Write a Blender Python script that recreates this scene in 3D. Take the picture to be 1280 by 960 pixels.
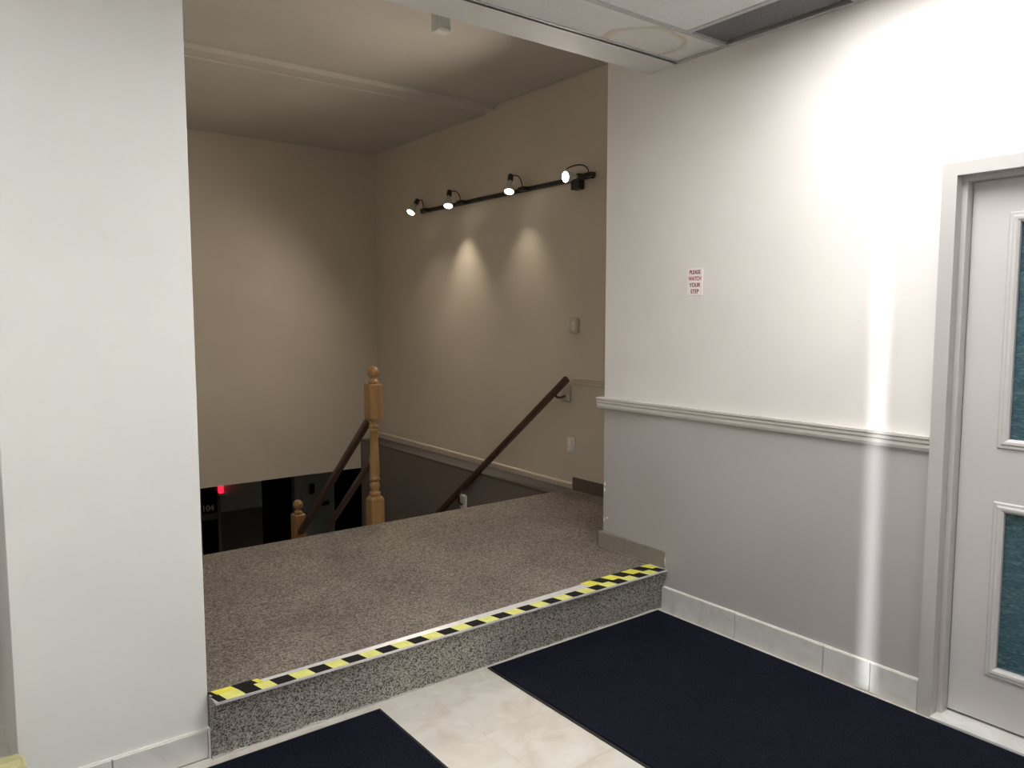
import bpy, bmesh, math, random
from mathutils import Vector, Matrix

for o in list(bpy.data.objects):
    bpy.data.objects.remove(o, do_unlink=True)
C = bpy.context.scene.collection
PI = math.pi
random.seed(7)

# ------------------------------------------------------------------ camera
cd = bpy.data.cameras.new('camera')
cam = bpy.data.objects.new('camera', cd)
C.objects.link(cam)
cam.location = (0, 0, 1.45)
YAW, PITCH = math.radians(37.27), math.radians(-5.02)
cam.rotation_euler = (PI / 2 + PITCH, 0, -YAW)
cd.sensor_width = 36.0
cd.lens = 956.0 / 1280.0 * 36.0
cd.clip_start = 0.05
bpy.context.scene.camera = cam

# ------------------------------------------------------------------ world, sun, exposure
w = bpy.data.worlds.new('world')
bpy.context.scene.world = w
w.use_nodes = True
w.node_tree.nodes['Background'].inputs[0].default_value = (0.62, 0.72, 0.85, 1)
w.node_tree.nodes['Background'].inputs[1].default_value = 0.9

SLIT_X = -1.0                       # a gap in the street front lets a narrow blade of daylight in
SUN_TARGET = Vector((2.835, 1.455, 0.0))
sun_from = Vector((SLIT_X, -2.2, 0.0))
sdir = (SUN_TARGET - sun_from).normalized()
SUN_ELEV = math.radians(4.0)
sdir = Vector((sdir.x * math.cos(SUN_ELEV), sdir.y * math.cos(SUN_ELEV), -math.sin(SUN_ELEV)))
sl = bpy.data.lights.new('sun', 'SUN')
sl.energy = 3.2
sl.angle = math.radians(0.55)
sl.color = (0.95, 0.98, 1.0)
so = bpy.data.objects.new('sun', sl)
so.rotation_euler = sdir.to_track_quat('-Z', 'Y').to_euler()
so.location = (-3, -5, 3)
C.objects.link(so)

sc = bpy.context.scene
sc.view_settings.view_transform = 'Standard'
sc.view_settings.look = 'None'
sc.view_settings.gamma = 1.0
sc.view_settings.use_curve_mapping = False
sc.view_settings.exposure = 0.45

FILL_E = 8.0                     # emission of the unseen fill lights added to the lobby ceiling
TROFFER_NEAR_E = 14.0               # emission of the ceiling light beside the right wall
SPOT_E = 22.0                       # watts of each spotlight on the track

# ------------------------------------------------------------------ materials
def new_mat(name):
    m = bpy.data.materials.new(name)
    m.use_nodes = True
    nt = m.node_tree
    return m, nt, nt.nodes['Principled BSDF']

def N(nt, t, **kw):
    n = nt.nodes.new(t)
    for k, v in kw.items():
        if k in n.inputs:
            n.inputs[k].default_value = v
        else:
            setattr(n, k, v)
    return n

def coords(nt):
    return N(nt, 'ShaderNodeTexCoord').outputs['Object']

def ramp(nt, fac, stops):
    r = N(nt, 'ShaderNodeValToRGB')
    el = r.color_ramp.elements
    while len(el) < len(stops):
        el.new(0.5)
    for e, (p, c) in zip(el, stops):
        e.position = p
        e.color = (*c, 1)
    nt.links.new(fac, r.inputs[0])
    return r.outputs[0]

def bump(nt, b, h, strength, dist=0.002):
    n = N(nt, 'ShaderNodeBump')
    n.inputs['Strength'].default_value = strength
    n.inputs['Distance'].default_value = dist
    nt.links.new(h, n.inputs['Height'])
    nt.links.new(n.outputs[0], b.inputs['Normal'])

def paint(name, col, rough=0.5, var=0.05, bumpy=0.15):
    m, nt, b = new_mat(name)
    co = coords(nt)
    n1 = N(nt, 'ShaderNodeTexNoise', Scale=1.7, Detail=4.0)
    nt.links.new(co, n1.inputs['Vector'])
    lo = tuple(c * (1 - var) for c in col)
    hi = tuple(min(1, c * (1 + var)) for c in col)
    nt.links.new(ramp(nt, n1.outputs[0], [(0.3, lo), (0.7, hi)]), b.inputs['Base Color'])
    b.inputs['Roughness'].default_value = rough
    n2 = N(nt, 'ShaderNodeTexNoise', Scale=260.0, Detail=2.0)
    nt.links.new(co, n2.inputs['Vector'])
    bump(nt, b, n2.outputs[0], bumpy, 0.0006)
    return m

def plain(name, col, rough=0.5, metal=0.0, var=0.08, scale=30.0, spec=None):
    m, nt, b = new_mat(name)
    n1 = N(nt, 'ShaderNodeTexNoise', Scale=scale, Detail=3.0)
    nt.links.new(coords(nt), n1.inputs['Vector'])
    lo = tuple(c * (1 - var) for c in col)
    hi = tuple(min(1, c * (1 + var)) for c in col)
    nt.links.new(ramp(nt, n1.outputs[0], [(0.3, lo), (0.7, hi)]), b.inputs['Base Color'])
    b.inputs['Roughness'].default_value = rough
    b.inputs['Metallic'].default_value = metal
    if spec is not None:
        b.inputs['Specular IOR Level'].default_value = spec
    return m

def emit(name, col, strength):
    m, nt, b = new_mat(name)
    b.inputs['Base Color'].default_value = (*[c * 0.5 for c in col], 1)
    b.inputs['Emission Color'].default_value = (*col, 1)
    b.inputs['Emission Strength'].default_value = strength
    return m

def carpet(name, base, dark, light, scale=150.0):
    m, nt, b = new_mat(name)
    co = coords(nt)
    v = N(nt, 'ShaderNodeTexVoronoi', Scale=scale)
    v.feature = 'F1'
    nt.links.new(co, v.inputs['Vector'])
    sep = N(nt, 'ShaderNodeSeparateColor')
    nt.links.new(v.outputs['Color'], sep.inputs[0])
    c1 = ramp(nt, sep.outputs[0], [(0.0, dark), (0.28, dark), (0.36, base), (0.72, base), (0.85, light), (1.0, light)])
    n = N(nt, 'ShaderNodeTexNoise', Scale=3.0, Detail=5.0)
    nt.links.new(co, n.inputs['Vector'])
    wear = ramp(nt, n.outputs[0], [(0.3, (0.82, 0.82, 0.82)), (0.7, (1.1, 1.08, 1.05))])
    mx = N(nt, 'ShaderNodeMix', data_type='RGBA', blend_type='MULTIPLY')
    mx.inputs[0].default_value = 1.0
    nt.links.new(c1, mx.inputs[6])
    nt.links.new(wear, mx.inputs[7])
    nt.links.new(mx.outputs[2], b.inputs['Base Color'])
    b.inputs['Roughness'].default_value = 1.0
    b.inputs['Specular IOR Level'].default_value = 0.1
    bump(nt, b, v.outputs['Distance'], 0.25, 0.002)
    return m

def stone(name, a, c, d, scale=4.0, rough=0.35):
    m, nt, b = new_mat(name)
    co = coords(nt)
    info = N(nt, 'ShaderNodeObjectInfo')
    mp = N(nt, 'ShaderNodeVectorMath', operation='ADD')
    sc_ = N(nt, 'ShaderNodeVectorMath', operation='SCALE')
    cmb = N(nt, 'ShaderNodeCombineXYZ')
    for i in range(3):
        nt.links.new(info.outputs['Random'], cmb.inputs[i])
    nt.links.new(cmb.outputs[0], sc_.inputs[0])
    sc_.inputs['Scale'].default_value = 37.0
    nt.links.new(co, mp.inputs[0])
    nt.links.new(sc_.outputs[0], mp.inputs[1])
    n1 = N(nt, 'ShaderNodeTexNoise', Scale=scale, Detail=6.0, Roughness=0.6, Distortion=1.2)
    nt.links.new(mp.outputs[0], n1.inputs['Vector'])
    nt.links.new(ramp(nt, n1.outputs[0], [(0.25, a), (0.5, c), (0.75, d)]), b.inputs['Base Color'])
    b.inputs['Roughness'].default_value = rough
    return m

def wood(name, a, c, scale=9.0, rough=0.35, stretch=(6, 6, 0.6)):
    m, nt, b = new_mat(name)
    mp = N(nt, 'ShaderNodeMapping')
    mp.inputs['Scale'].default_value = stretch
    nt.links.new(coords(nt), mp.inputs['Vector'])
    n1 = N(nt, 'ShaderNodeTexNoise', Scale=scale, Detail=6.0, Distortion=0.8)
    nt.links.new(mp.outputs[0], n1.inputs['Vector'])
    nt.links.new(ramp(nt, n1.outputs[0], [(0.3, a), (0.7, c)]), b.inputs['Base Color'])
    b.inputs['Roughness'].default_value = rough
    return m

def ceiling_tile(name, stain=False):
    m, nt, b = new_mat(name)
    co = coords(nt)
    n1 = N(nt, 'ShaderNodeTexNoise', Scale=55.0, Detail=5.0)
    nt.links.new(co, n1.inputs['Vector'])
    col = ramp(nt, n1.outputs[0], [(0.3, (0.75, 0.75, 0.75)), (0.7, (0.80, 0.80, 0.80))])
    if stain:                        # dried water ring, a mark on the tile itself
        n2 = N(nt, 'ShaderNodeTexNoise', Scale=7.0, Detail=3.0)
        nt.links.new(co, n2.inputs['Vector'])
        sub = N(nt, 'ShaderNodeVectorMath', operation='SUBTRACT')
        nt.links.new(co, sub.inputs[0])
        sub.inputs[1].default_value = (2.51, 2.36, 2.62)
        mul = N(nt, 'ShaderNodeVectorMath', operation='MULTIPLY')
        nt.links.new(sub.outputs[0], mul.inputs[0])
        mul.inputs[1].default_value = (4.6, 6.0, 0.0)
        ln = N(nt, 'ShaderNodeVectorMath', operation='LENGTH')
        nt.links.new(mul.outputs[0], ln.inputs[0])
        ad = N(nt, 'ShaderNodeMath', operation='MULTIPLY_ADD')
        nt.links.new(n2.outputs[0], ad.inputs[0])
        ad.inputs[1].default_value = 0.35
        nt.links.new(ln.outputs['Value'], ad.inputs[2])
        ring = ramp(nt, ad.outputs[0], [(0.0, (1.0, 0.985, 0.95)), (0.98, (0.98, 0.96, 0.9)), (1.1, (0.80, 0.74, 0.62)), (1.13, (0.95, 0.93, 0.88)), (1.18, (1, 1, 1))])
        # scale into 0..1 of the ramp
        mr = N(nt, 'ShaderNodeMapRange')
        mr.inputs[1].default_value = 0.0
        mr.inputs[2].default_value = 1.6
        nt.links.new(ad.outputs[0], mr.inputs[0])
        ring = ramp(nt, mr.outputs[0], [(0.0, (1.0, 0.985, 0.95)), (0.58, (0.98, 0.96, 0.92)), (0.68, (0.82, 0.76, 0.64)), (0.72, (0.97, 0.95, 0.91)), (0.76, (1, 1, 1))])
        mx = N(nt, 'ShaderNodeMix', data_type='RGBA', blend_type='MULTIPLY')
        mx.inputs[0].default_value = 1.0
        nt.links.new(col, mx.inputs[6])
        nt.links.new(ring, mx.inputs[7])
        col = mx.outputs[2]
    nt.links.new(col, b.inputs['Base Color'])
    b.inputs['Roughness'].default_value = 0.95
    bump(nt, b, n1.outputs[0], 0.15, 0.001)
    return m

def rippled_glass(name):
    m, nt, b = new_mat(name)
    mp = N(nt, 'ShaderNodeMapping')
    mp.inputs['Scale'].default_value = (3.0, 7.0, 26.0)
    nt.links.new(coords(nt), mp.inputs['Vector'])
    n1 = N(nt, 'ShaderNodeTexNoise', Scale=4.0, Detail=5.0, Distortion=1.5)
    nt.links.new(mp.outputs[0], n1.inputs['Vector'])
    nt.links.new(ramp(nt, n1.outputs[0], [(0.3, (0.03, 0.075, 0.10)), (0.55, (0.06, 0.13, 0.16)), (0.75, (0.17, 0.25, 0.28))]), b.inputs['Base Color'])
    b.inputs['Roughness'].default_value = 0.12
    b.inputs['Transmission Weight'].default_value = 0.15
    b.inputs['IOR'].default_value = 1.5
    bump(nt, b, n1.outputs[0], 0.35, 0.004)
    return m

M = {}
M['white_wall'] = paint('white_wall_paint', (0.80, 0.775, 0.757), 0.42)
M['pillar'] = paint('pillar_white_paint', (0.775, 0.785, 0.765), 0.5)
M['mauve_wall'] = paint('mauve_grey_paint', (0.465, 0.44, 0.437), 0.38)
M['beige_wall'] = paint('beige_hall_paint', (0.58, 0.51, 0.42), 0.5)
M['hall_ceiling'] = paint('hall_ceiling_paint', (0.56, 0.52, 0.475), 0.7)
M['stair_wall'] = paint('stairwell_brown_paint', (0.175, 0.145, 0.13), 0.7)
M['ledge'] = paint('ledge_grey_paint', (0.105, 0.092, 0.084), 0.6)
M['beam'] = paint('ceiling_edge_paint', (0.77, 0.77, 0.77), 0.6)
M['trim_paint'] = paint('lobby_trim_paint', (0.62, 0.595, 0.57), 0.35)
M['door_paint'] = paint('door_grey_paint', (0.56, 0.545, 0.54), 0.35)
M['casing_paint'] = paint('casing_grey_paint', (0.50, 0.485, 0.475), 0.35)
M['vinyl'] = plain('taupe_vinyl', (0.25, 0.22, 0.19), 0.55)
M['dark_vinyl'] = plain('dark_brown_vinyl', (0.11, 0.085, 0.065), 0.55)
M['carpet'] = carpet('brown_fleck_carpet', (0.215, 0.188, 0.162), (0.125, 0.108, 0.093), (0.31, 0.275, 0.24), 170)
M['riser_carpet'] = carpet('side_lit_fleck_carpet', (0.35, 0.335, 0.31), (0.10, 0.095, 0.09), (0.52, 0.50, 0.47), 250)  # same carpet as the platform, side light put into paler, greyer colours
M['floor_tile'] = stone('cream_floor_tile', (0.54, 0.49, 0.42), (0.63, 0.60, 0.545), (0.70, 0.685, 0.65), 6.0)
M['base_tile'] = stone('grey_marble_tile', (0.54, 0.53, 0.51), (0.66, 0.655, 0.635), (0.75, 0.745, 0.73), 6.0, 0.3)
M['grout'] = plain('pale_grout', (0.68, 0.655, 0.61), 0.9)
M['caulk'] = plain('grey_caulk', (0.46, 0.44, 0.40), 0.9)
M['mat'] = carpet('navy_mat_pile', (0.0075, 0.009, 0.017), (0.005, 0.006, 0.012), (0.012, 0.0135, 0.024), 260)
M['rubber'] = plain('black_rubber_edge', (0.008, 0.008, 0.010), 0.6)
M['aluminium'] = plain('brushed_aluminium', (0.78, 0.78, 0.79), 0.35, 0.35)
M['tape_yellow'] = plain('yellow_tape', (0.82, 0.76, 0.09), 0.45)
M['tape_pale'] = plain('worn_yellow_tape', (0.76, 0.76, 0.22), 0.5)
M['tape_black'] = plain('black_tape', (0.010, 0.010, 0.011), 0.75, spec=0.15)
M['tile'] = ceiling_tile('acoustic_ceiling_tile')
M['tile_stained'] = ceiling_tile('stained_acoustic_tile', True)
M['tbar'] = plain('grey_ceiling_bar', (0.50, 0.50, 0.50), 0.5)
M['grey_panel'] = plain('dark_grey_speckled_panel', (0.17, 0.17, 0.18), 0.8, var=0.3, scale=160)
M['oak'] = wood('honey_oak', (0.21, 0.108, 0.036), (0.32, 0.18, 0.066))
M['dark_wood'] = wood('dark_brown_wood', (0.035, 0.013, 0.007), (0.07, 0.027, 0.013), stretch=(3, 0.8, 0.8))
M['black_metal'] = plain('black_enamel', (0.012, 0.010, 0.009), 0.4)
M['white_plastic'] = plain('white_plastic', (0.72, 0.70, 0.66), 0.4)
M['beige_plastic'] = plain('beige_plastic', (0.50, 0.45, 0.38), 0.45)
M['dim_plastic'] = plain('grey_white_plastic', (0.62, 0.64, 0.60), 0.4)
M['bulb_glass'] = plain('silvery_bulb_glass', (0.62, 0.62, 0.58), 0.25, 0.3)
M['bulb_face'] = emit('lit_bulb_face', (1.0, 0.93, 0.78), 9.0)
M['glass'] = rippled_glass('teal_rippled_glass')
M['sign_paper'] = plain('sign_card', (0.90, 0.84, 0.84), 0.5, var=0.02)
M['sign_red'] = plain('sign_red_ink', (0.42, 0.03, 0.06), 0.5)
M['sign_dark'] = plain('sign_dark_red_ink', (0.22, 0.03, 0.05), 0.5)
M['plaster'] = plain('bare_plaster', (0.85, 0.84, 0.80), 0.9)
M['cream'] = wood('cream_wood', (0.50, 0.46, 0.22), (0.56, 0.53, 0.30), rough=0.25)
M['diffuser'] = emit('fill_light_diffuser', (1.0, 0.985, 0.96), FILL_E)
M['diffuser_near'] = emit('ceiling_light_diffuser_near', (1.0, 0.985, 0.96), TROFFER_NEAR_E)
M['lower_wall'] = paint('lower_hall_green_grey', (0.42, 0.43, 0.37), 0.6)
M['lower_wainscot'] = paint('lower_hall_brown', (0.13, 0.10, 0.085), 0.6)
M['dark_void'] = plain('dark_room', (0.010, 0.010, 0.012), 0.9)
M['dark_pane'] = plain('black_pane', (0.008, 0.008, 0.012), 0.08)
M['dark_frame'] = plain('dark_grey_frame', (0.24, 0.225, 0.25), 0.5)
M['number_white'] = plain('white_vinyl_number', (0.85, 0.85, 0.85), 0.5)
M['red_lamp'] = emit('red_lit_lamp', (1.0, 0.02, 0.06), 1.1)
M['lower_fill'] = emit('lower_hall_fill', (1.0, 0.92, 0.8), 0.35)

# ------------------------------------------------------------------ mesh helpers
def B():
    return bmesh.new()

def add_box(bm, x0, x1, y0, y1, z0, z1, mi=0, bevel=0.0, mat=None):
    vs = [bm.verts.new((x, y, z)) for x in (x0, x1) for y in (y0, y1) for z in (z0, z1)]
    if mat is not None:
        for v in vs:
            v.co = mat @ v.co
    idx = [(0, 1, 3, 2), (4, 6, 7, 5), (0, 4, 5, 1), (2, 3, 7, 6), (0, 2, 6, 4), (1, 5, 7, 3)]
    fs = [bm.faces.new([vs[i] for i in q]) for q in idx]
    for f in fs:
        f.material_index = mi
    if bevel > 0:
        es = list({e for f in fs for e in f.edges})
        r = bmesh.ops.bevel(bm, geom=es, offset=bevel, segments=2, profile=0.5, affect='EDGES')
        for f in r['faces']:
            f.material_index = mi
    return fs

def add_prism(bm, poly, z0, z1, mi=0):
    lo = [bm.verts.new((x, y, z0)) for x, y in poly]
    hi = [bm.verts.new((x, y, z1)) for x, y in poly]
    n = len(poly)
    fs = [bm.faces.new(list(reversed(lo))), bm.faces.new(hi)]
    for k in range(n):
        fs.append(bm.faces.new((lo[k], lo[(k + 1) % n], hi[(k + 1) % n], hi[k])))
    for f in fs:
        f.material_index = mi

def add_border(bm, y0, y1, z0, z1, prof, x):
    """mitred frame round a rectangle in a plane of constant x; prof = (outward offset, x offset)"""
    rings = [[bm.verts.new((x + b, yy, zz)) for yy, zz in ((y0 - a, z0 - a), (y1 + a, z0 - a), (y1 + a, z1 + a), (y0 - a, z1 + a))] for a, b in prof]
    m = len(prof)
    for i in range(m):
        p, q = rings[i], rings[(i + 1) % m]
        for k in range(4):
            bm.faces.new((p[k], p[(k + 1) % 4], q[(k + 1) % 4], q[k]))

def frame_to(d, up=Vector((0, 0, 1))):
    d = Vector(d).normalized()
    if abs(d.dot(up)) > 0.98:
        up = Vector((0, 1, 0))
    x = up.cross(d).normalized()
    y = d.cross(x)
    return Matrix((x, y, d)).transposed()

def add_lathe(bm, prof, seg=24, mi=0, origin=(0, 0, 0), axis=(0, 0, 1), smooth=True):
    R = frame_to(axis) if Vector(axis).normalized() != Vector((0, 0, 1)) else Matrix.Identity(3)
    o = Vector(origin)
    rings = []
    for r, h in prof:
        if r < 1e-6:
            rings.append([bm.verts.new(o + R @ Vector((0, 0, h)))])
        else:
            rings.append([bm.verts.new(o + R @ Vector((r * math.cos(2 * PI * k / seg), r * math.sin(2 * PI * k / seg), h))) for k in range(seg)])
    for a, b in zip(rings[:-1], rings[1:]):
        for k in range(seg):
            k2 = (k + 1) % seg
            if len(a) == 1 and len(b) == 1:
                continue
            if len(a) == 1:
                f = bm.faces.new((a[0], b[k2], b[k]))
            elif len(b) == 1:
                f = bm.faces.new((a[k], a[k2], b[0]))
            else:
                f = bm.faces.new((a[k], a[k2], b[k2], b[k]))
            f.smooth = smooth
            f.material_index = mi
    for ring, flip in ((rings[0], True), (rings[-1], False)):
        if len(ring) > 1:
            f = bm.faces.new(list(reversed(ring)) if flip else ring)
            f.material_index = mi

def add_tube(bm, pts, r, seg=10, mi=0):
    pts = [Vector(p) for p in pts]
    rings = []
    for i, p in enumerate(pts):
        d = (pts[min(i + 1, len(pts) - 1)] - pts[max(i - 1, 0)]).normalized()
        R = frame_to(d)
        rings.append([bm.verts.new(p + R @ Vector((r * math.cos(2 * PI * k / seg), r * math.sin(2 * PI * k / seg), 0))) for k in range(seg)])
    for a, b in zip(rings[:-1], rings[1:]):
        for k in range(seg):
            f = bm.faces.new((a[k], a[(k + 1) % seg], b[(k + 1) % seg], b[k]))
            f.smooth = True
            f.material_index = mi
    bm.faces.new(list(reversed(rings[0]))).material_index = mi
    bm.faces.new(rings[-1]).material_index = mi

def add_extrude(bm, prof, p0, p1, xdir, zdir, mi=0):
    """sweep a closed 2-D profile (u along xdir, v along zdir) from p0 to p1"""
    p0, p1, xd, zd = Vector(p0), Vector(p1), Vector(xdir), Vector(zdir)
    a = [bm.verts.new(p0 + xd * u + zd * v) for u, v in prof]
    b = [bm.verts.new(p1 + xd * u + zd * v) for u, v in prof]
    n = len(prof)
    for k in range(n):
        bm.faces.new((a[k], a[(k + 1) % n], b[(k + 1) % n], b[k])).material_index = mi
    bm.faces.new(list(reversed(a))).material_index = mi
    bm.faces.new(b).material_index = mi

def link(name, bm, mats, parent=None):
    bmesh.ops.recalc_face_normals(bm, faces=bm.faces)
    me = bpy.data.meshes.new(name)
    if not isinstance(mats, (list, tuple)):
        mats = [mats]
    for m in mats:
        me.materials.append(m)
    off = Vector((0, 0, 0))
    if parent is not None:
        p = parent
        while p is not None:
            off += p.location
            p = p.parent
    bmesh.ops.translate(bm, vec=-off, verts=bm.verts)
    bm.to_mesh(me)
    bm.free()
    o = bpy.data.objects.new(name, me)
    if parent is not None:
        o.parent = parent
    C.objects.link(o)
    return o

def recenter(o):
    """put a top-level mesh's origin at the middle of its base"""
    vs = [v.co for v in o.data.vertices]
    c = Vector(((min(v.x for v in vs) + max(v.x for v in vs)) / 2, (min(v.y for v in vs) + max(v.y for v in vs)) / 2, min(v.z for v in vs)))
    o.data.transform(Matrix.Translation(-c))
    o.location = o.location + c
    return o

def tag(o, label, cat, group=None):
    o['label'] = label
    o['category'] = cat
    if group:
        o['group'] = group
    return o

def thing(name, label, cat, loc, group=None):
    o = bpy.data.objects.new(name, None)
    o.location = loc
    o.empty_display_size = 0.1
    C.objects.link(o)
    return tag(o, label, cat, group)

def struct(name, bm, mats, parent=None):
    o = link(name, bm, mats, parent)
    if parent is None:
        o['kind'] = 'structure'
    return o

def text_mesh(name, body, size, mat, parent, loc, rot, extrude=0.0006, align='CENTER', sx=1.0, bold=0.0):
    cu = bpy.data.curves.new(name + '_curve', 'FONT')
    cu.body = body
    cu.size = size
    cu.align_x = align
    cu.align_y = 'CENTER'
    cu.extrude = extrude
    cu.offset = bold
    tmp = bpy.data.objects.new(name + '_tmp', cu)
    C.objects.link(tmp)
    bpy.context.view_layer.update()
    dg = bpy.context.evaluated_depsgraph_get()
    me = bpy.data.meshes.new_from_object(tmp.evaluated_get(dg))
    bpy.data.objects.remove(tmp, do_unlink=True)
    me.name = name
    me.materials.clear()
    me.materials.append(mat)
    off = Vector((0, 0, 0))
    p = parent
    while p is not None:
        off += p.location
        p = p.parent
    mt = Matrix.Translation(Vector(loc) - off) @ rot.to_4x4() @ Matrix.Diagonal((sx, 1, 1, 1))
    me.transform(mt)
    o = bpy.data.objects.new(name, me)
    o.parent = parent
    C.objects.link(o)
    return o

# ------------------------------------------------------------------ key dimensions (metres)
XW = 2.835            # lobby right wall
SPLAY = 0.020         # its last half metre leans back by this much
YB = 2.935            # where that wall ends at the hall
XH = 3.64             # hall right wall
XL = 3.44             # stairwell wall below the ledge
ZP = 0.21             # raised platform
YE = 4.08             # platform edge, top of the stairs
YBK = 7.066           # hall back wall
ZC = 2.62             # lobby ceiling
ZHC = 3.10            # hall ceiling
PX0, PX1, PY = 0.14, 0.668, 2.535   # white pillar
ZLOW = -2.4           # lower hall floor

# ------------------------------------------------------------------ floor
bm = B()
add_box(bm, -2.7, 3.0, -2.3, 2.52, -0.2, -0.0006)
floor = struct('floor', bm, M['grout'])
P = 0.33
xs = [2.825 - 0.041 - P * k for k in range(0, 17)]
xs = [2.825] + xs
ys = [2.515, 2.41] + [2.41 - P * k for k in range(1, 15)]
g = 0.0007
for i in range(len(xs) - 1):
    for j in range(len(ys) - 1):
        bm = B()
        dz = random.uniform(-0.0003, 0.0003)
        add_box(bm, max(-2.68, xs[i + 1]) + g, xs[i] - g, ys[j + 1] + g, ys[j] - g, -0.004, dz)
        link('tile', bm, M['floor_tile'], floor)

# ------------------------------------------------------------------ lobby right wall, return, hall walls
bm = B()
for z0, z1, mi in ((-0.2, 1.0, 1), (1.0, 2.9, 0)):
    add_box(bm, XW, XW + 0.125, 1.235, 2.46, z0, z1, mi)                  # lobby wall up to the door
    # its end, very slightly splayed, returning behind into the hall
    add_prism(bm, [(XW, 2.46), (XW + SPLAY, YB), (XH + 0.12, YB), (XH + 0.12, 2.815), (XW + 0.125, 2.815), (XW + 0.125, 2.46)], z0, z1, mi)
    add_box(bm, XW, XW + 0.125, -2.3, 0.345, z0, z1, mi)                  # beyond the door
add_box(bm, XW, XW + 0.125, 0.345, 1.235, 1.975, 2.9, 0)                  # over the door
wall_right = struct('wall_right', bm, [M['white_wall'], M['mauve_wall']])
# chipped plaster along the wall's outside corner
def chip(y, z, ry, rz, x=None):
    x = XE(y) if x is None else x
    bm = B()
    n = 7
    vs = []
    for k in range(n):
        a = 2 * PI * k / n
        s = random.uniform(0.65, 1.0)
        vs.append((y + ry * s * math.cos(a), z + rz * s * math.sin(a)))
    f0 = [bm.verts.new((x - 0.0015, a, b)) for a, b in vs]
    f1 = [bm.verts.new((x + 0.002, a, b)) for a, b in vs]
    bm.faces.new(f0)
    bm.faces.new(list(reversed(f1)))
    for k in range(n):
        bm.faces.new((f0[k], f1[k], f1[(k + 1) % n], f0[(k + 1) % n]))
    c = link('plaster_chip', bm, M['plaster'], wall_right)
def XE(y):
    return XW + max(0.0, y - 2.46) / (YB - 2.46) * SPLAY
chip(2.925, 0.555, 0.010, 0.012)
chip(2.927, 0.522, 0.008, 0.014)
chip(2.928, 0.36, 0.006, 0.010)
chip(2.905, 0.372, 0.007, 0.007)
chip(2.479, 0.245, 0.0045, 0.022, XW - 0.001)
chip(2.486, 0.285, 0.004, 0.012, XW - 0.001)
chip(2.930, 1.58, 0.004, 0.006)

bm = B()
add_box(bm, XH, XH + 0.12, YB, YBK + 0.15, 0.0, 3.25)
wall_hall = struct('wall_hall_right', bm, M['beige_wall'])
bm = B()
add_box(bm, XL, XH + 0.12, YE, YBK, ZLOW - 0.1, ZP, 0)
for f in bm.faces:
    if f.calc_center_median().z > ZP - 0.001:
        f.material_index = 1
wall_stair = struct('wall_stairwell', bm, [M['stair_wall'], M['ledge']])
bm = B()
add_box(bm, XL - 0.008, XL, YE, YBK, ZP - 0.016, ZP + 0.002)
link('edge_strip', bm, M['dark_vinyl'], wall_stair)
bm = B()
add_extrude(bm, [(0, 0), (-0.012, 0), (-0.012, 0.014), (-0.008, 0.020), (0, 0.022)], (XH, YE - 0.02, ZP + 0.024), (XH, YBK, ZP + 0.04), (1, 0, 0), (0, 0, 1))
struct('trim_3', bm, M['beige_wall'])
bm = B()
add_box(bm, 0.55, XH + 0.12, YBK, YBK + 0.15, -0.085, 3.25)
wall_back = struct('wall_back', bm, M['beige_wall'])

# white pillar, wall to the left of the hall
bm = B()
add_box(bm, PX0, PX1, PY, 2.64, -0.1, ZC, 0, 0.003)
add_box(bm, PX0, PX1, 2.64, YBK + 0.15, ZLOW - 0.1, 3.25)
wall_left = struct('wall_left', bm, M['pillar'])
# pillar's left neighbour and the shell behind the camera
bm = B()
add_box(bm, -2.8, PX0, 4.4, 4.55, -0.2, 2.9)
struct('wall_lobby_back', bm, M['white_wall'])
bm = B()
add_box(bm, -2.8, -2.68, -2.3, 4.55, -0.2, 2.9)
struct('wall_lobby_left', bm, M['white_wall'])
bm = B()
zs = 5.29 * math.tan(SUN_ELEV)
hw = 0.031
add_box(bm, -2.8, SLIT_X - 0.3, -2.32, -2.2, -0.2, 2.9)
add_box(bm, SLIT_X + 0.3, 3.0, -2.32, -2.2, -0.2, 2.9)
add_box(bm, SLIT_X - 0.3, SLIT_X - hw, -2.212, -2.2, -0.2, 2.9)
add_box(bm, SLIT_X + hw, SLIT_X + 0.3, -2.212, -2.2, -0.2, 2.9)
add_box(bm, SLIT_X - hw, SLIT_X + hw, -2.212, -2.2, -0.2, zs + 0.01)
struct('wall_front', bm, M['white_wall'])
bm = B()
add_box(bm, -2.7, PX0, 2.52, 4.5, -0.2, 0.0)
struct('floor_lobby_left', bm, M['floor_tile'])

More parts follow.
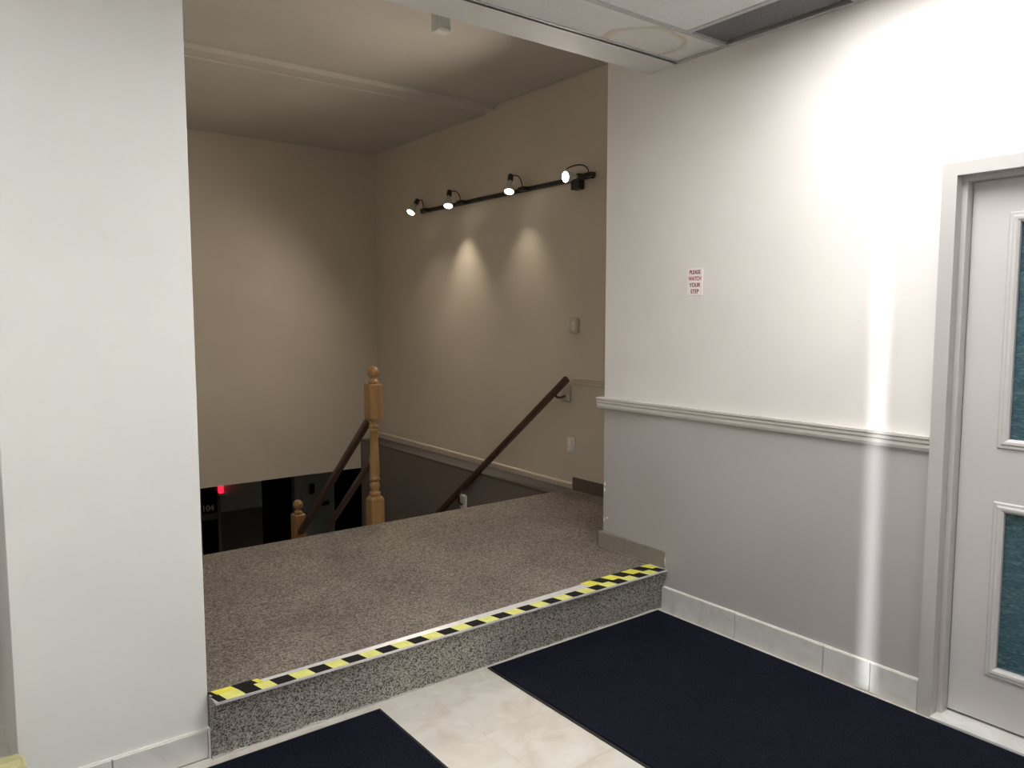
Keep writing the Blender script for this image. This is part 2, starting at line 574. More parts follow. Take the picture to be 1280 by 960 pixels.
# ------------------------------------------------------------------ lobby ceiling
bm = B()
add_box(bm, -2.8, 3.0, -2.32, 2.445, ZC + 0.10, ZC + 0.3)
ceiling = struct('ceiling', bm, M['beam'])
bm = B()
add_box(bm, -2.8, XW, 2.445, 2.635, ZC, 3.28)
struct('ceiling_edge_beam', bm, M['beam'])
bm = B()
add_box(bm, -2.8, PX0, 2.635, 4.5, ZC, ZC + 0.2)
struct('ceiling_lobby_left', bm, M['beam'])
gx = [XW, 2.565, 1.345, 0.125, -1.095, -2.315, -2.68]
gy = [2.445, 2.175, 1.575, 0.975, 0.375, -0.225, -0.825, -1.425, -2.2]
hb = 0.012
lights = {(1, 2), (3, 2), (1, 5), (3, 5)}
def light_fixture(x0, x1, y0, y1, label):
    t = thing('ceiling_or_fill_light', label, 'light', ((x0 + x1) / 2, (y0 + y1) / 2, ZC), 'ceiling lights of the lobby')
    bm = B()
    for a in ((x0, x0 + 0.02, y0, y1), (x1 - 0.02, x1, y0, y1), (x0 + 0.02, x1 - 0.02, y0, y0 + 0.02), (x0 + 0.02, x1 - 0.02, y1 - 0.02, y1)):
        add_box(bm, *a, ZC + 0.002, ZC + 0.09)
    add_box(bm, x0, x1, y0, y1, ZC + 0.085, ZC + 0.099)
    link('housing', bm, M['white_plastic'], t)
    bm = B()
    add_box(bm, x0 + 0.02, x1 - 0.02, y0 + 0.02, y1 - 0.02, ZC + 0.055, ZC + 0.075)
    link('diffuser', bm, M['diffuser_near' if 'nearest' in label else 'diffuser'], t)
light_names = {(1, 2): 'recessed ceiling light nearest the grey panelled door wall', (3, 2): 'unseen fill light added in the ceiling over the left lobby side near the pillar',
               (1, 5): 'unseen fill light added in the ceiling by the street front on the door side', (3, 5): 'unseen fill light added in the ceiling by the street front on the left side'}  # all but the first are unseen fills added for general brightness
for j in range(len(gy) - 1):
    for i in range(len(gx) - 1):
        x1, x0, y1, y0 = gx[i], gx[i + 1], gy[j], gy[j + 1]
        if j == 0 and i == 0:
            continue
        if j == 0 and i == 1:
            x1 = gx[0]
        if (i, j) in lights:
            light_fixture(x0 + hb, x1 - hb, y0 + hb, y1 - hb, light_names[(i, j)])
            continue
        bm = B()
        if i == 0 and j == 1:
            add_box(bm, x0 + 0.014, x1 - 0.040, y0 + 0.014, y1 - 0.012, ZC + 0.012, ZC + 0.03)
            o = link('grey_panel', bm, M['grey_panel'], ceiling)
            o['label'] = 'dark grey speckled strip panel beside the wall'
            continue
        add_box(bm, x0 + 0.010, x1 - (0.010 if i else 0.030), y0 + 0.010, y1 - 0.010, ZC + 0.005, ZC + 0.022)
        st = (j == 0 and i == 1)
        o = link('ceiling_tile', bm, M['tile_stained'] if st else M['tile'], ceiling)
        if st:
            o['label'] = 'ceiling tile with a brown water stain'
for y in gy[:-1]:
    bm = B()
    add_box(bm, -2.68, XW, y - hb, y + hb, ZC, ZC + 0.03)
    link('grid_bar', bm, M['tbar'], ceiling)
for k, x in enumerate(gx[1:-1]):
    bm = B()
    add_box(bm, x - hb, x + hb, -2.2, gy[1] if k == 0 else gy[0], ZC + 0.0005, ZC + 0.03)
    link('grid_bar', bm, M['tbar'], ceiling)
bm = B()
add_box(bm, XW - 0.024, XW, -2.2, 2.445, ZC - 0.001, ZC + 0.004)
add_box(bm, XW - 0.004, XW, -2.2, 2.445, ZC, ZC + 0.03)
link('wall_angle', bm, M['tbar'], ceiling)

# ------------------------------------------------------------------ hall ceiling
bm = B()
add_box(bm, 0.55, XH - 0.018, 4.05, 5.0, ZHC + 0.005, 3.3)
add_box(bm, 0.55, XH, 2.635, 4.05, ZHC + 0.005, 3.3)
add_box(bm, 0.55, XH + 0.1, 2.635, 5.0, ZHC + 0.06, 3.3)
add_box(bm, 0.55, XH, 5.135, YBK, ZHC - 0.038, 3.3)
ceiling_hall = struct('ceiling_hall', bm, M['hall_ceiling'])
bm = B()
add_box(bm, 0.55, XH, 5.0, 5.135, ZHC - 0.028, 3.3)
link('joint_strip', bm, M['hall_ceiling'], ceiling_hall)

# ------------------------------------------------------------------ raised platform, its edge, stairs
bm = B()
add_box(bm, PX1, XH, 2.52, YE, -0.1, ZP)
add_box(bm, PX1, XL, YE - 0.1, YE, ZLOW - 0.1, -0.1)
platform = struct('floor_platform', bm, M['carpet'])
bm = B()
add_extrude(bm, [(2.52, 0.0), (2.508, 0.0), (2.462, ZP - 0.004), (2.52, ZP - 0.004)], (PX1, 0, 0), (XW - 0.002, 0, 0), (0, 1, 0), (0, 0, 1))
o = link('riser', bm, M['riser_carpet'], platform)
o['label'] = 'flecked carpet riser of the step, side light painted into its grey'
# caulk: uneven pale bead at the foot of the riser
bm = B()
n = 70
prev = None
for k in range(n + 1):
    x = PX1 + (XW - 0.01 - PX1) * k / n
    d = 0.001 + 0.007 * random.random() ** 3
    h = 0.002 + 0.010 * random.random() ** 3
    ring = [bm.verts.new((x, 2.51, 0.0)), bm.verts.new((x, 2.506 - d, 0.0)), bm.verts.new((x, 2.505 - d * 0.5, h * 0.6)), bm.verts.new((x, 2.509, h))]
    if prev:
        for a in range(4):
            bm.faces.new((prev[a], prev[(a + 1) % 4], ring[(a + 1) % 4], ring[a]))
    else:
        bm.faces.new(ring)
    prev = ring
bm.faces.new(list(reversed(prev)))
o = link('caulk_bead', bm, M['caulk'], platform)

nos = thing('step_nosing', 'silver metal nosing strip along the front edge of the carpeted step', 'nosing', (1.75, 2.5, ZP))
bm = B()
x0, x1 = PX1 + 0.002, XW - 0.012
a = [bm.verts.new(p) for p in ((x0, 2.452, ZP + 0.003), (x1, 2.452, ZP + 0.003), (x1, 2.564, ZP + 0.003), (x0, 2.524, ZP + 0.003))]
b = [bm.verts.new((v.co.x, v.co.y, ZP)) for v in a]
bm.faces.new(a)
bm.faces.new(list(reversed(b)))
for k in range(4):
    bm.faces.new((a[k], b[k], b[(k + 1) % 4], a[(k + 1) % 4]))
link('plate', bm, M['aluminium'], nos)
bm = B()
add_box(bm, x0, x1, 2.449, 2.4535, ZP - 0.004, ZP + 0.003)
link('front_lip', bm, M['aluminium'], nos)

# the tape's coloured blocks
TZ = ZP + 0.003
def tape(name, label, cuts, y0, y1, z, mats, slant=0.0, first=0):
    t = thing(name, label, 'tape', ((cuts[0] + cuts[-1]) / 2, (y0 + y1) / 2, z))
    for k in range(len(cuts) - 1):
        bm = B()
        a0, a1 = cuts[k], cuts[k + 1]
        j0, j1 = random.uniform(-.001, .001), random.uniform(-.001, .001)
        prof = [(a0 + slant, y0 + j0), (a1 + slant, y0 + j1), (a1 - slant, y1 + j1), (a0 - slant, y1 + j0)]
        lo = [bm.verts.new((x, y, z)) for x, y in prof]
        hi = [bm.verts.new((x, y, z + 0.0008)) for x, y in prof]
        bm.faces.new(hi)
        bm.faces.new(list(reversed(lo)))
        for q in range(4):
            bm.faces.new((lo[q], lo[(q + 1) % 4], hi[(q + 1) % 4], hi[q]))
        mi = mats[(k + first) % 2]
        link('yellow_block' if mi is not M['tape_black'] else 'black_block', bm, mi, t)
    return t
cuts = [0.674, 0.700, 0.762, 0.815, 0.868, 0.935, 1.004, 1.067, 1.131, 1.2, 1.265, 1.332, 1.399, 1.465, 1.533, 1.6, 1.666, 1.733, 1.8, 1.866, 1.934, 2.002, 2.070, 2.138, 2.205, 2.273, 2.343, 2.411, 2.480, 2.549, 2.619, 2.688, 2.756, 2.812]
tape('hazard_tape', 'long yellow and black striped tape along the step edge', cuts, 2.455, 2.506, TZ, (M['tape_black'], M['tape_pale']), 0.006)
tape('hazard_tape', 'short second strip of striped tape at the left end by the pillar', [0.672, 0.685, 0.750, 0.82, 0.84], 2.505, 2.540, TZ, (M['tape_black'], M['tape_yellow']), 0.006)
tape('hazard_tape', 'short second strip of striped tape at the right end by the wall', [2.36, 2.425, 2.492, 2.560, 2.628, 2.700, 2.765, 2.812], 2.505, 2.566, TZ, (M['tape_yellow'], M['tape_black']), 0.012)

bm = B()
stairs = struct('stairs', bm, M['carpet'])
for k in range(1, 14):
    bm = B()
    z = ZP - k * 0.1865
    y = YE + (k - 1) * 0.236
    add_box(bm, PX1, XL, y, y + 0.26, max(ZLOW, z - 0.3) if k < 13 else ZLOW - 0.1, z)
    link('stair_step', bm, M['carpet'], stairs)

# ------------------------------------------------------------------ trims and baseboards
def rail_prof(d, h, back=0.0):
    return [(back, 0), (-d * 0.45, 0), (-d * 0.62, h * 0.22), (-d * 0.62, h * 0.45), (-d * 0.8, h * 0.55), (-d * 0.8, h * 0.74), (-d, h * 0.84), (-d, h), (back, h)]
bm = B()
add_extrude(bm, rail_prof(0.026, 0.056, SPLAY), (XW, 1.245, 0.968), (XW, 2.955, 0.968), (1, 0, 0), (0, 0, 1))
struct('trim_1', bm, M['trim_paint'])
bm = B()
add_extrude(bm, rail_prof(0.018, 0.050), (XH, YB, 0.968), (XH, 4.055, 0.968), (1, 0, 0), (0, 0, 1))
struct('trim_2', bm, M['beige_wall'])
bm = B()
add_box(bm, XW - 0.006, XW + SPLAY, 2.478, 2.945, ZP + 0.002, ZP + 0.086, 0, 0.002)
add_box(bm, XW - 0.014, XW + SPLAY, 2.50, 2.945, ZP, ZP + 0.006, 0)
struct('baseboard_right', bm, M['vinyl'])
bm = B()
add_box(bm, XH - 0.008, XH, YB, 4.055, ZP, ZP + 0.092, 0, 0.002)
struct('baseboard_hall', bm, M['dark_vinyl'])
bm = B()
add_box(bm, XW - 0.004, XW, 1.247, 2.487, 0.0, 0.122)
bt = struct('baseboard_lobby', bm, M['plaster'])
for y0, y1 in ((1.249, 1.427), (1.431, 1.621), (1.625, 2.050), (2.054, 2.484)):
    bm = B()
    add_box(bm, XW - 0.012, XW - 0.004, y0, y1, 0.001, 0.118, 0, 0.0015)
    link('tile', bm, M['base_tile'], bt)
bm = B()
add_box(bm, PX0 + 0.02, PX1 + 0.006, PY - 0.004, PY, 0.0, 0.098)
add_box(bm, PX1 - 0.006, PX1 + 0.004, PY - 0.016, PY, 0.0, 0.101)
bp = struct('baseboard_pillar', bm, M['plaster'])
for a, b_ in ((0.165, 0.376), (0.380, PX1 - 0.008)):
    bm = B()
    add_box(bm, a, b_, PY - 0.014, PY - 0.004, 0.001, 0.095, 0, 0.0015)
    link('tile', bm, M['base_tile'], bp)

# ------------------------------------------------------------------ door in the right wall
bm = B()
add_box(bm, XW - 0.018, XW + 0.025, 1.196, 1.245, 0.0, 1.975)
add_box(bm, XW - 0.018, XW + 0.025, 0.335, 0.384, 0.0, 1.975)
add_box(bm, XW - 0.018, XW + 0.025, 0.384, 1.196, 1.930, 1.975)
add_box(bm, XW + 0.025, XW + 0.125, 1.178, 1.236, 0.0, 1.975)
add_box(bm, XW + 0.025, XW + 0.125, 0.344, 0.402, 0.0, 1.975)
add_box(bm, XW + 0.025, XW + 0.125, 0.402, 1.178, 1.914, 1.975)
door = struct('door_1', bm, M['casing_paint'])
DX = 2.903
DY0, DY1 = 0.404, 1.176
GY0, GY1 = 0.55, 1.030
lites = ((0.222, 0.785), (1.030, 1.770))
bm = B()
add_box(bm, DX, DX + 0.04, DY0, GY0, 0.022, 1.912)
add_box(bm, DX, DX + 0.04, GY1, DY1, 0.022, 1.912)
for z0, z1 in ((0.022, lites[0][0]), (lites[0][1], lites[1][0]), (lites[1][1], 1.912)):
    add_box(bm, DX, DX + 0.04, GY0, GY1, z0, z1)
leaf = link('door_leaf', bm, M['door_paint'], door)
for z0, z1 in lites:
    bm = B()
    add_border(bm, GY0, GY1, z0, z1, [(-0.004, 0.013), (-0.004, -0.002), (0.004, -0.009), (0.012, -0.010), (0.018, -0.006), (0.026, -0.006), (0.030, -0.002), (0.030, 0.004)], DX)
    link('glazing_bead', bm, M['door_paint'], leaf)
    bm = B()
    add_box(bm, DX + 0.014, DX + 0.020, GY0, GY1, z0, z1)
    o = link('glass_pane', bm, M['glass'], leaf)
    o['label'] = 'teal rippled glass pane'
bm = B()
add_box(bm, 2.806, 2.945, 0.384, 1.196, -0.002, 0.012, 0, 0.003)
link('threshold', bm, M['base_tile'], door)
# room behind the door
bm = B()
add_box(bm, 4.2, 4.3, -0.4, 1.9, -0.2, 2.4)
add_box(bm, 2.96, 4.3, -0.4, -0.3, -0.2, 2.4)
add_box(bm, 2.96, 4.3, 1.8, 1.9, -0.2, 2.4)
add_box(bm, 2.96, 4.3, -0.4, 1.9, 2.4, 2.5)
add_box(bm, 2.96, 4.3, -0.4, 1.9, -0.2, -0.1)
struct('wall_room_behind', bm, M['dark_frame'])

# ------------------------------------------------------------------ floor mats
def mat_thing(label, x0, x1, y0, y1):
    t = thing('floor_mat', label, 'mat', ((x0 + x1) / 2, (y0 + y1) / 2, 0), 'navy entrance mats')
    bm = B()
    add_box(bm, x0, x1, y0, y1, 0.0004, 0.004, 0, 0.0012)
    link('rubber_edge', bm, M['rubber'], t)
    bm = B()
    add_box(bm, x0 + 0.012, x1 - 0.012, y0 + 0.012, y1 - 0.012, 0.004, 0.009, 0, 0.002)
    link('pile', bm, M['mat'], t)
mat_thing('large navy carpet mat lying against the right wall and the step', 1.765, 2.803, -0.4, 2.490)
mat_thing('navy carpet mat in front of the white pillar', 0.20, 1.258, 0.2, 2.462)

# ------------------------------------------------------------------ stair railing with two newel posts
NX, NY = 2.097, 4.125
HW = 0.042
railing = thing('stair_railing', 'oak newel posts with dark sloping rails in the middle of the stairs', 'railing', (NX, NY, 0.024))

def block(bm, x, y, z0, z1, top=True, bot=True):
    """square block whose ends are turned down to a rounded shoulder"""
    lv = []
    if bot:
        lv += [(0.62, z0 - 0.0), (0.86, z0 + 0.006), (1.0, z0 + 0.022)]
    else:
        lv += [(1.0, z0)]
    if top is None:
        lv += [(1.0, z1 - 0.004), (0.93, z1)]
    elif top:
        lv += [(1.0, z1 - 0.022), (0.86, z1 - 0.006), (0.62, z1)]
    else:
        lv += [(1.0, z1)]
    c = 0.004
    prev = None
    for s, z in lv:
        h = HW * s
        ch = c if s > 0.9 else h * 0.45
        ring = [bm.verts.new((x + a, y + b, z)) for a, b in ((h - ch, -h), (h, -h + ch), (h, h - ch), (h - ch, h), (-h + ch, h), (-h, h - ch), (-h, -h + ch), (-h + ch, -h))]
        if prev:
            for k in range(8):
                bm.faces.new((prev[k], prev[(k + 1) % 8], ring[(k + 1) % 8], ring[k]))
        else:
            bm.faces.new(list(reversed(ring)))
        prev = ring
    bm.faces.new(prev)

def newel(x, y, dz, base, label):
    bm = B()
    block(bm, x, y, base, 0.375 + dz, True, False)
    post = link('newel_post', bm, M['oak'], railing)
    post['label'] = label
    bm = B()
    prof = [(0.026, 0.372), (0.033, 0.378), (0.035, 0.386), (0.033, 0.395), (0.024, 0.400), (0.023, 0.404), (0.027, 0.415), (0.030, 0.43), (0.029, 0.445), (0.024, 0.455), (0.023, 0.462), (0.030, 0.466), (0.033, 0.475), (0.030, 0.484), (0.027, 0.49), (0.030, 0.52), (0.029, 0.58), (0.025, 0.68), (0.022, 0.762), (0.027, 0.766), (0.029, 0.774), (0.025, 0.781), (0.024, 0.786), (0.029, 0.79), (0.031, 0.798), (0.027, 0.806), (0.026, 0.812), (0.030, 0.818), (0.028, 0.83)]
    add_lathe(bm, [(r, h + dz) for r, h in prof], 24, 0, (x, y, 0))
    link('turned_shaft', bm, M['oak'], post)
    bm = B()
    block(bm, x, y, 0.825 + dz, 1.052 + dz, None)
    link('top_block', bm, M['oak'], post)
    bm = B()
    prof = [(0.026, 1.05), (0.028, 1.056), (0.030, 1.064), (0.028, 1.071), (0.020, 1.076), (0.016, 1.082), (0.017, 1.09)]
    cz, R = 1.122, 0.036
    for k in range(1, 13):
        a = -PI / 2 + 0.5 + (PI - 0.5) * k / 12
        prof.append((max(0.0, R * math.cos(a)), cz + R * math.sin(a)))
    prof[-1] = (0.0, cz + R)
    add_lathe(bm, [(r, h + dz) for r, h in prof], 24, 0, (x, y, 0))
    link('ball_finial', bm, M['oak'], post)
    return post
newel(NX, NY, 0.0, 0.0235, 'newel post at the top of the stairs')
NY2 = 5.36
newel(NX, NY2, -1.05, ZP - 6 * 0.1865, 'lower newel post down the stairs')
rp = [(-0.018, -0.021), (0.018, -0.021), (0.021, -0.007), (0.018, 0.013), (0.010, 0.021), (-0.010, 0.021), (-0.018, 0.013), (-0.021, -0.007)]
def sloped_rail(name, za, zb, prof, parent):
    a, b = Vector((NX, NY + HW - 0.004, za)), Vector((NX, NY2 - HW + 0.004, zb))
    d = (b - a).normalized()
    up = Vector((1, 0, 0)).cross(d)
    bm = B()
    add_extrude(bm, prof, a, b, (1, 0, 0), up)
    return link(name, bm, M['dark_wood'], parent)
sloped_rail('top_rail', 0.855, -0.125, rp, railing)
sloped_rail('lower_rail', 0.585, -0.395, [(u * 0.85, v * 0.85) for u, v in rp], railing)

# ------------------------------------------------------------------ wall handrail
A, Bp = Vector((3.530, 4.011, 1.018)), Vector((3.345, 5.424, -0.200))
hr = thing('wall_handrail', 'dark brown handrail sloping down the beige hall wall on brackets', 'handrail', (3.5, 4.1, 0.95))
d = (Bp - A)
bm = B()
pr = [(-0.020, -0.022), (0.020, -0.022), (0.023, -0.006), (0.019, 0.014), (0.010, 0.022), (-0.010, 0.022), (-0.019, 0.014), (-0.023, -0.006)]
dn = d.normalized()
side = dn.cross(Vector((0, 0, 1))).normalized()
up = side.cross(dn)
add_extrude(bm, pr, A, A + d * 1.5, side, up)
link('rail', bm, M['dark_wood'], hr)
def bracket(pw, pr_, plate_h, wallx, mat):
    bm = B()
    y, z = pw
    add_box(bm, wallx - 0.022, wallx, y - 0.045, y + 0.045, z - plate_h / 2, z + plate_h / 2, 0, 0.016)
    br = link('backing_block', bm, mat, hr)
    bm = B()
    p0 = Vector((wallx - 0.02, y, z - 0.02))
    p3 = Vector(pr_)
    p1 = p0 + Vector((-0.03, 0, -0.012))
    p2 = p3 + Vector((0, 0, -0.045))
    pts = []
    for k in range(9):
        t = k / 8
        pts.append(p0 * (1 - t) ** 3 + p1 * 3 * t * (1 - t) ** 2 + p2 * 3 * t * t * (1 - t) + p3 * t ** 3)
    add_tube(bm, pts, 0.008, 10)
    link('bracket_arm', bm, M['dark_wood'], br)
t0 = (4.115 - A.y) / d.y
q = A + d * t0
bracket((4.125, 0.905), (q.x, q.y, q.z - 0.02), 0.13, XH, M['beige_plastic'])
t1 = (5.17 - A.y) / d.y
q = A + d * t1
bracket((5.165, -0.065), (q.x, q.y, q.z - 0.02), 0.12, XL, M['white_plastic'])

# ------------------------------------------------------------------ track light
TZ0, TZ1 = 2.386, 2.416
tr = thing('light_track', 'long black track fixed high on the beige hall wall', 'track', (XH, 5.0, TZ0))
bm = B()
add_box(bm, XH - 0.030, XH, 3.875, 6.10, TZ0, TZ1, 0, 0.002)
link('track_bar', bm, M['black_metal'], tr)
for y in (3.862, 6.099):
    bm = B()
    add_box(bm, XH - 0.0302, XH, y, y + 0.016, TZ0 - 0.003, TZ1 + 0.003, 0, 0.002)
    link('end_cap', bm, M['black_metal'], tr)
bm = B()
add_box(bm, XH - 0.052, XH, 3.96, 4.045, TZ0 - 0.062, TZ1 + 0.006, 0, 0.004)
link('feed_box', bm, M['black_metal'], tr)

def spotlight(F, dvec, label, watts, spot_aim=None, blend=0.7, ang=46, base_y=None, arm_to=None):
    """F: centre of the lit face, dvec: direction the bulb points"""
    F = Vector(F)
    dv = Vector(dvec).normalized()
    S = F - dv * 0.105                                   # back end of the bulb
    base = Vector((XH - 0.03, S.y - 0.035 if base_y is None else base_y, TZ1 - 0.012))
    t = thing('track_spotlight', label, 'spotlight', (XH - 0.03, base.y, TZ0), 'spotlights on the black track')
    bm = B()
    add_box(bm, XH - 0.075, XH - 0.0305, base.y - 0.04, base.y + 0.04, TZ0 + 0.001, TZ1 - 0.001, 0, 0.003)
    link('track_adapter', bm, M['black_metal'], t)
    bm = B()
    # curved arm from the adapter over to the socket
    p0 = Vector((XH - 0.06, base.y, TZ1 - 0.004))
    p3 = S - dv * 0.022 if arm_to is None else F + Vector(arm_to)
    sidev = Vector((0.02, -0.06, 0.03))
    pts = []
    p1, p2 = p0 + Vector((-0.02, -0.015, 0.07)), p3 + sidev
    for k in range(13):
        u = k / 12
        pts.append(p0 * (1 - u) ** 3 + p1 * 3 * u * (1 - u) ** 2 + p2 * 3 * u * u * (1 - u) + p3 * u ** 3)
    add_tube(bm, pts, 0.0045, 8)
    link('arm', bm, M['black_metal'], t)
    bm = B()
    add_lathe(bm, [(0.010, -0.045), (0.019, -0.043), (0.021, -0.035), (0.021, 0.004), (0.016, 0.008)], 18, 0, S, dv)
    link('socket', bm, M['black_metal'], t)
    bm = B()
    add_lathe(bm, [(0.014, 0.004), (0.015, 0.022), (0.021, 0.040), (0.031, 0.064), (0.037, 0.086), (0.038, 0.098), (0.036, 0.101)], 24, 0, S, dv)
    bulb = link('bulb', bm, M['bulb_glass'], t)
    bm = B()
    add_lathe(bm, [(0.035, 0.1012), (0.033, 0.106), (0.026, 0.111), (0.014, 0.114), (0.0, 0.115)], 24, 0, S, dv)
    fo = link('bulb_face', bm, M['bulb_face'], bulb)
    fo['label'] = 'glowing white bulb face'
    L = bpy.data.lights.new('spot_lamp', 'SPOT')
    L.energy = watts
    L.color = (1.0, 0.88, 0.73)
    L.spot_size = math.radians(ang)
    L.spot_blend = blend
    L.shadow_soft_size = 0.03
    lo = bpy.data.objects.new('spot_lamp', L)
    aim = Vector(spot_aim if spot_aim else dvec).normalized()
    lo.location = (F + dv * 0.016) - t.location
    lo.rotation_euler = aim.to_track_quat('-Z', 'Y').to_euler()
    lo.parent = t
    C.objects.link(lo)
spotlight((3.46, 6.033, 2.371), (-0.55, -0.10, -0.8), 'track spotlight farthest from the lobby, tilted out from the wall', SPOT_E * 2.4, (-0.75, -0.2, -0.6), 1.0, 160)
spotlight((3.46, 5.415, 2.357), (-0.28, -0.30, -0.9), 'second track spotlight from the dark back corner, aimed down', SPOT_E * 0.95, (0.05, 0, -1.0), 1.0, 76)
spotlight((3.46, 4.583, 2.367), (-0.32, -0.28, -0.9), 'third track spotlight from the back corner, second nearest the lobby, aimed down', SPOT_E * 0.45, (0.04, 0, -1.0), 1.0, 82)
spotlight((3.40, 3.889, 2.371), (-0.98, 0.09, -0.12), 'track spotlight nearest the lobby, turned sideways into the hall', SPOT_E * 2.9, (-0.98, 0.12, -0.36), 1.0, 168, 3.855, (0.004, 0.0, 0.048))

# ------------------------------------------------------------------ small things on the walls
t = thing('wall_sign', 'small white card with red words on the white wall', 'sign', (XW - 0.002, 2.3255, 1.548))
bm = B()
add_box(bm, XW - 0.0025, XW, 2.281, 2.370, 1.548, 1.674)
link('card', bm, M['sign_paper'], t)
Rw = Matrix(((0, 0, -1), (-1, 0, 0), (0, 1, 0)))          # text facing -X, reading from far to near
for k, (s, mt) in enumerate((('PLEASE', 'sign_dark'), ('WATCH', 'sign_red'), ('YOUR', 'sign_dark'), ('STEP', 'sign_dark'))):
    text_mesh('lettering', s, 0.026, M[mt], t, (XW - 0.0028, 2.3255, 1.655 - k * 0.0295), Rw, 0.0004, sx=(0.80, 0.76, 0.88, 0.88)[k], bold=0.0006)

t = thing('thermostat', 'small beige box on the hall wall above the handrail end', 'thermostat', (XH, 4.06, 1.335))
bm = B()
add_box(bm, XH - 0.030, XH, 4.000, 4.085, 1.335, 1.442, 0, 0.006)
link('case', bm, M['beige_plastic'], t)
bm = B()
add_box(bm, XH - 0.034, XH - 0.029, 4.015, 4.045, 1.36, 1.42, 0, 0.002)
add_box(bm, XH - 0.036, XH - 0.029, 4.058, 4.070, 1.375, 1.40, 0, 0.002)
link('dial_panel', bm, M['dim_plastic'], t)

t = thing('wall_switch', 'white rectangular plate on the hall wall below the handrail end', 'wall plate', (XH, 4.07, 0.478))
bm = B()
add_box(bm, XH - 0.010, XH, 4.035, 4.112, 0.478, 0.586, 0, 0.004)
link('plate', bm, M['white_plastic'], t)
bm = B()
add_box(bm, XH - 0.016, XH - 0.009, 4.056, 4.091, 0.500, 0.564, 0, 0.003)
link('insert', bm, M['white_plastic'], t)

t = thing('ceiling_box', 'small white square box hanging from the hall ceiling', 'ceiling box', (2.30, 3.66, ZHC + 0.005))
bm = B()
add_box(bm, 2.262, 2.350, 3.635, 3.70, 2.992, ZHC + 0.005, 0, 0.006)
link('case', bm, M['dim_plastic'], t)
bm = B()
for a in ((2.268, 2.276, 2.998, 3.09), (2.336, 2.344, 2.998, 3.09), (2.276, 2.336, 2.998, 3.008), (2.276, 2.336, 3.082, 3.09)):
    add_box(bm, a[0], a[1], 3.628, 3.636, a[2], a[3], 0, 0.002)
link('rim', bm, M['white_plastic'], t)

t = thing('wooden_rail', 'cream wooden rail with rounded end at the foot of the pillar', 'rail', (-0.3, 2.42, 0.0))
bm = B()
pts = [(-0.9, 2.42, 0.205), (0.105, 2.42, 0.205), (0.135, 2.42, 0.205)]
add_extrude(bm, [(-0.045, -0.03), (-0.03, -0.045), (0.03, -0.045), (0.045, -0.03), (0.045, 0.012), (0.036, 0.030), (0.018, 0.040), (-0.018, 0.040), (-0.036, 0.030), (-0.045, 0.012)], (-0.9, 2.42, 0.205), (0.150, 2.42, 0.205), (0, 1, 0), (0, 0, 1))
bmesh.ops.bevel(bm, geom=[e for e in bm.edges if abs(e.verts[0].co.x - 0.150) < 1e-4 and abs(e.verts[1].co.x - 0.150) < 1e-4], offset=0.012, segments=3, affect='EDGES')
link('bar', bm, M['cream'], t)
for x in (-0.8, 0.02):
    bm = B()
    add_box(bm, x - 0.03, x + 0.03, 2.39, 2.45, 0.0, 0.165, 0, 0.004)
    link('post', bm, M['cream'], t)

# ------------------------------------------------------------------ dim lower hall below the back wall
bm = B()
add_box(bm, 0.0, 6.6, YE, 11.5, ZLOW - 0.15, ZLOW)
struct('floor_lower', bm, M['carpet'])
YL = 10.0
bm = B()
def lw(x0, x1, z0, z1, mi):
    add_box(bm, x0, x1, YL, YL + 0.12, z0, z1, mi)
WZ = -1.07
lw(2.87, 3.42, ZLOW, WZ, 1)
lw(2.87, 3.42, WZ, 0.3, 0)
lw(3.87, 4.45, ZLOW, WZ - 0.25, 0)
lw(3.87, 4.45, WZ - 0.25, 0.3, 0)
lw(3.42, 3.87, -0.25, 0.3, 0)
lw(0.0, 2.58, ZLOW, 0.3, 0)
lw(2.58, 2.87, -0.25, 0.3, 0)
lw(4.98, 6.6, ZLOW, 0.3, 0)
lw(4.45, 4.98, -0.25, 0.3, 0)
add_box(bm, 6.5, 6.6, 7.0, YL, ZLOW, 0.3, 0)
add_box(bm, 0.0, 0.12, 7.0, 11.5, ZLOW, 0.3, 0)
add_box(bm, 3.5, 6.6, 6.9, 7.02, ZLOW, 0.15, 0)
wall_lower = struct('wall_lower', bm, [M['lower_wall'], M['lower_wainscot']])
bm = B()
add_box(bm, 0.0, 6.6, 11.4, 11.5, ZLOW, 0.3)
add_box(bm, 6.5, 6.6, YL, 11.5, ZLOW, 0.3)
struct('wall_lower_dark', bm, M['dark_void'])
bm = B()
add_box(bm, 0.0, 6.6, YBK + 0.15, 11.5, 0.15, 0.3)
struct('ceiling_lower', bm, M['dark_void'])
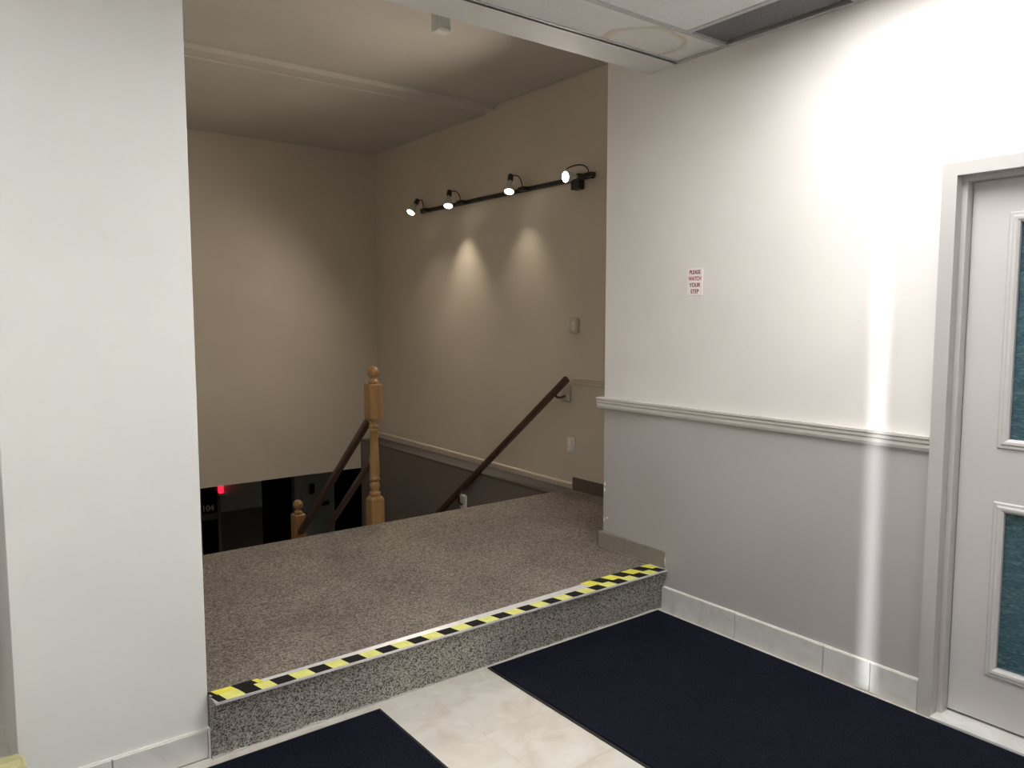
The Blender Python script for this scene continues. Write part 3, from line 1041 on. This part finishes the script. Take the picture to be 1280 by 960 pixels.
# glazed door marked 104
bm = B()
add_box(bm, 2.585, 2.642, YL - 0.02, YL + 0.04, ZLOW, -0.25)
add_box(bm, 2.838, 2.87, YL - 0.03, YL + 0.04, ZLOW, -0.25)
add_box(bm, 2.642, 2.838, YL - 0.02, YL + 0.04, -1.14, -1.06)
add_box(bm, 2.642, 2.838, YL - 0.02, YL + 0.04, -0.35, -0.25)
add_box(bm, 2.642, 2.838, YL - 0.02, YL + 0.04, ZLOW, ZLOW + 0.1)
d104 = struct('door_2', bm, M['dark_frame'])
for z0, z1 in ((-1.06, -0.35), (ZLOW + 0.1, -1.14)):
    bm = B()
    add_box(bm, 2.642, 2.838, YL + 0.0, YL + 0.01, z0, z1)
    link('glass_pane', bm, M['dark_pane'], d104)
Rf = Matrix(((1, 0, 0), (0, 0, -1), (0, 1, 0)))
text_mesh('number', '104', 0.108, M['number_white'], d104, (2.722, YL - 0.001, -0.995), Rf, 0.001, sx=0.95, bold=0.004)

t = thing('red_lamp', 'small glowing red lamp in the dark lower hall beside the number', 'lamp', (2.97, YL, -0.83))
bm = B()
add_lathe(bm, [(0.030, 0.0), (0.034, 0.02), (0.034, 0.13), (0.026, 0.15), (0.0, 0.155)], 16, 0, (2.872, YL - 0.06, -0.80))
link('lens', bm, M['red_lamp'], t)
bm = B()
add_box(bm, 2.85, 2.96, YL - 0.1, YL, -0.835, -0.80, 0, 0.004)
link('bracket', bm, M['dim_plastic'], t)
bm = B()
add_box(bm, 4.075, 4.135, YL - 0.06, YL, -0.99, -0.85, 0, 0.006)
tag(recenter(link('wall_box', bm, M['black_metal'])), 'small black box on the dim lower wall behind the sloping rail', 'box')
bm = B()
add_box(bm, 4.18, 4.34, YL - 0.08, YL, -1.17, -1.12, 0, 0.008)
tag(recenter(link('wall_shelf', bm, M['black_metal'])), 'small dark ledge on the dim lower wall below the black box', 'shelf')
t = thing('ceiling_or_fill_light', 'faint unseen fill light added under the lower hall ceiling', 'light', (3.6, 8.6, 0.15), None)  # added to lift the dark lower hall, no fixture known there
bm = B()
add_box(bm, 3.3, 3.9, 8.3, 8.9, 0.12, 0.15)
link('diffuser', bm, M['lower_fill'], t)
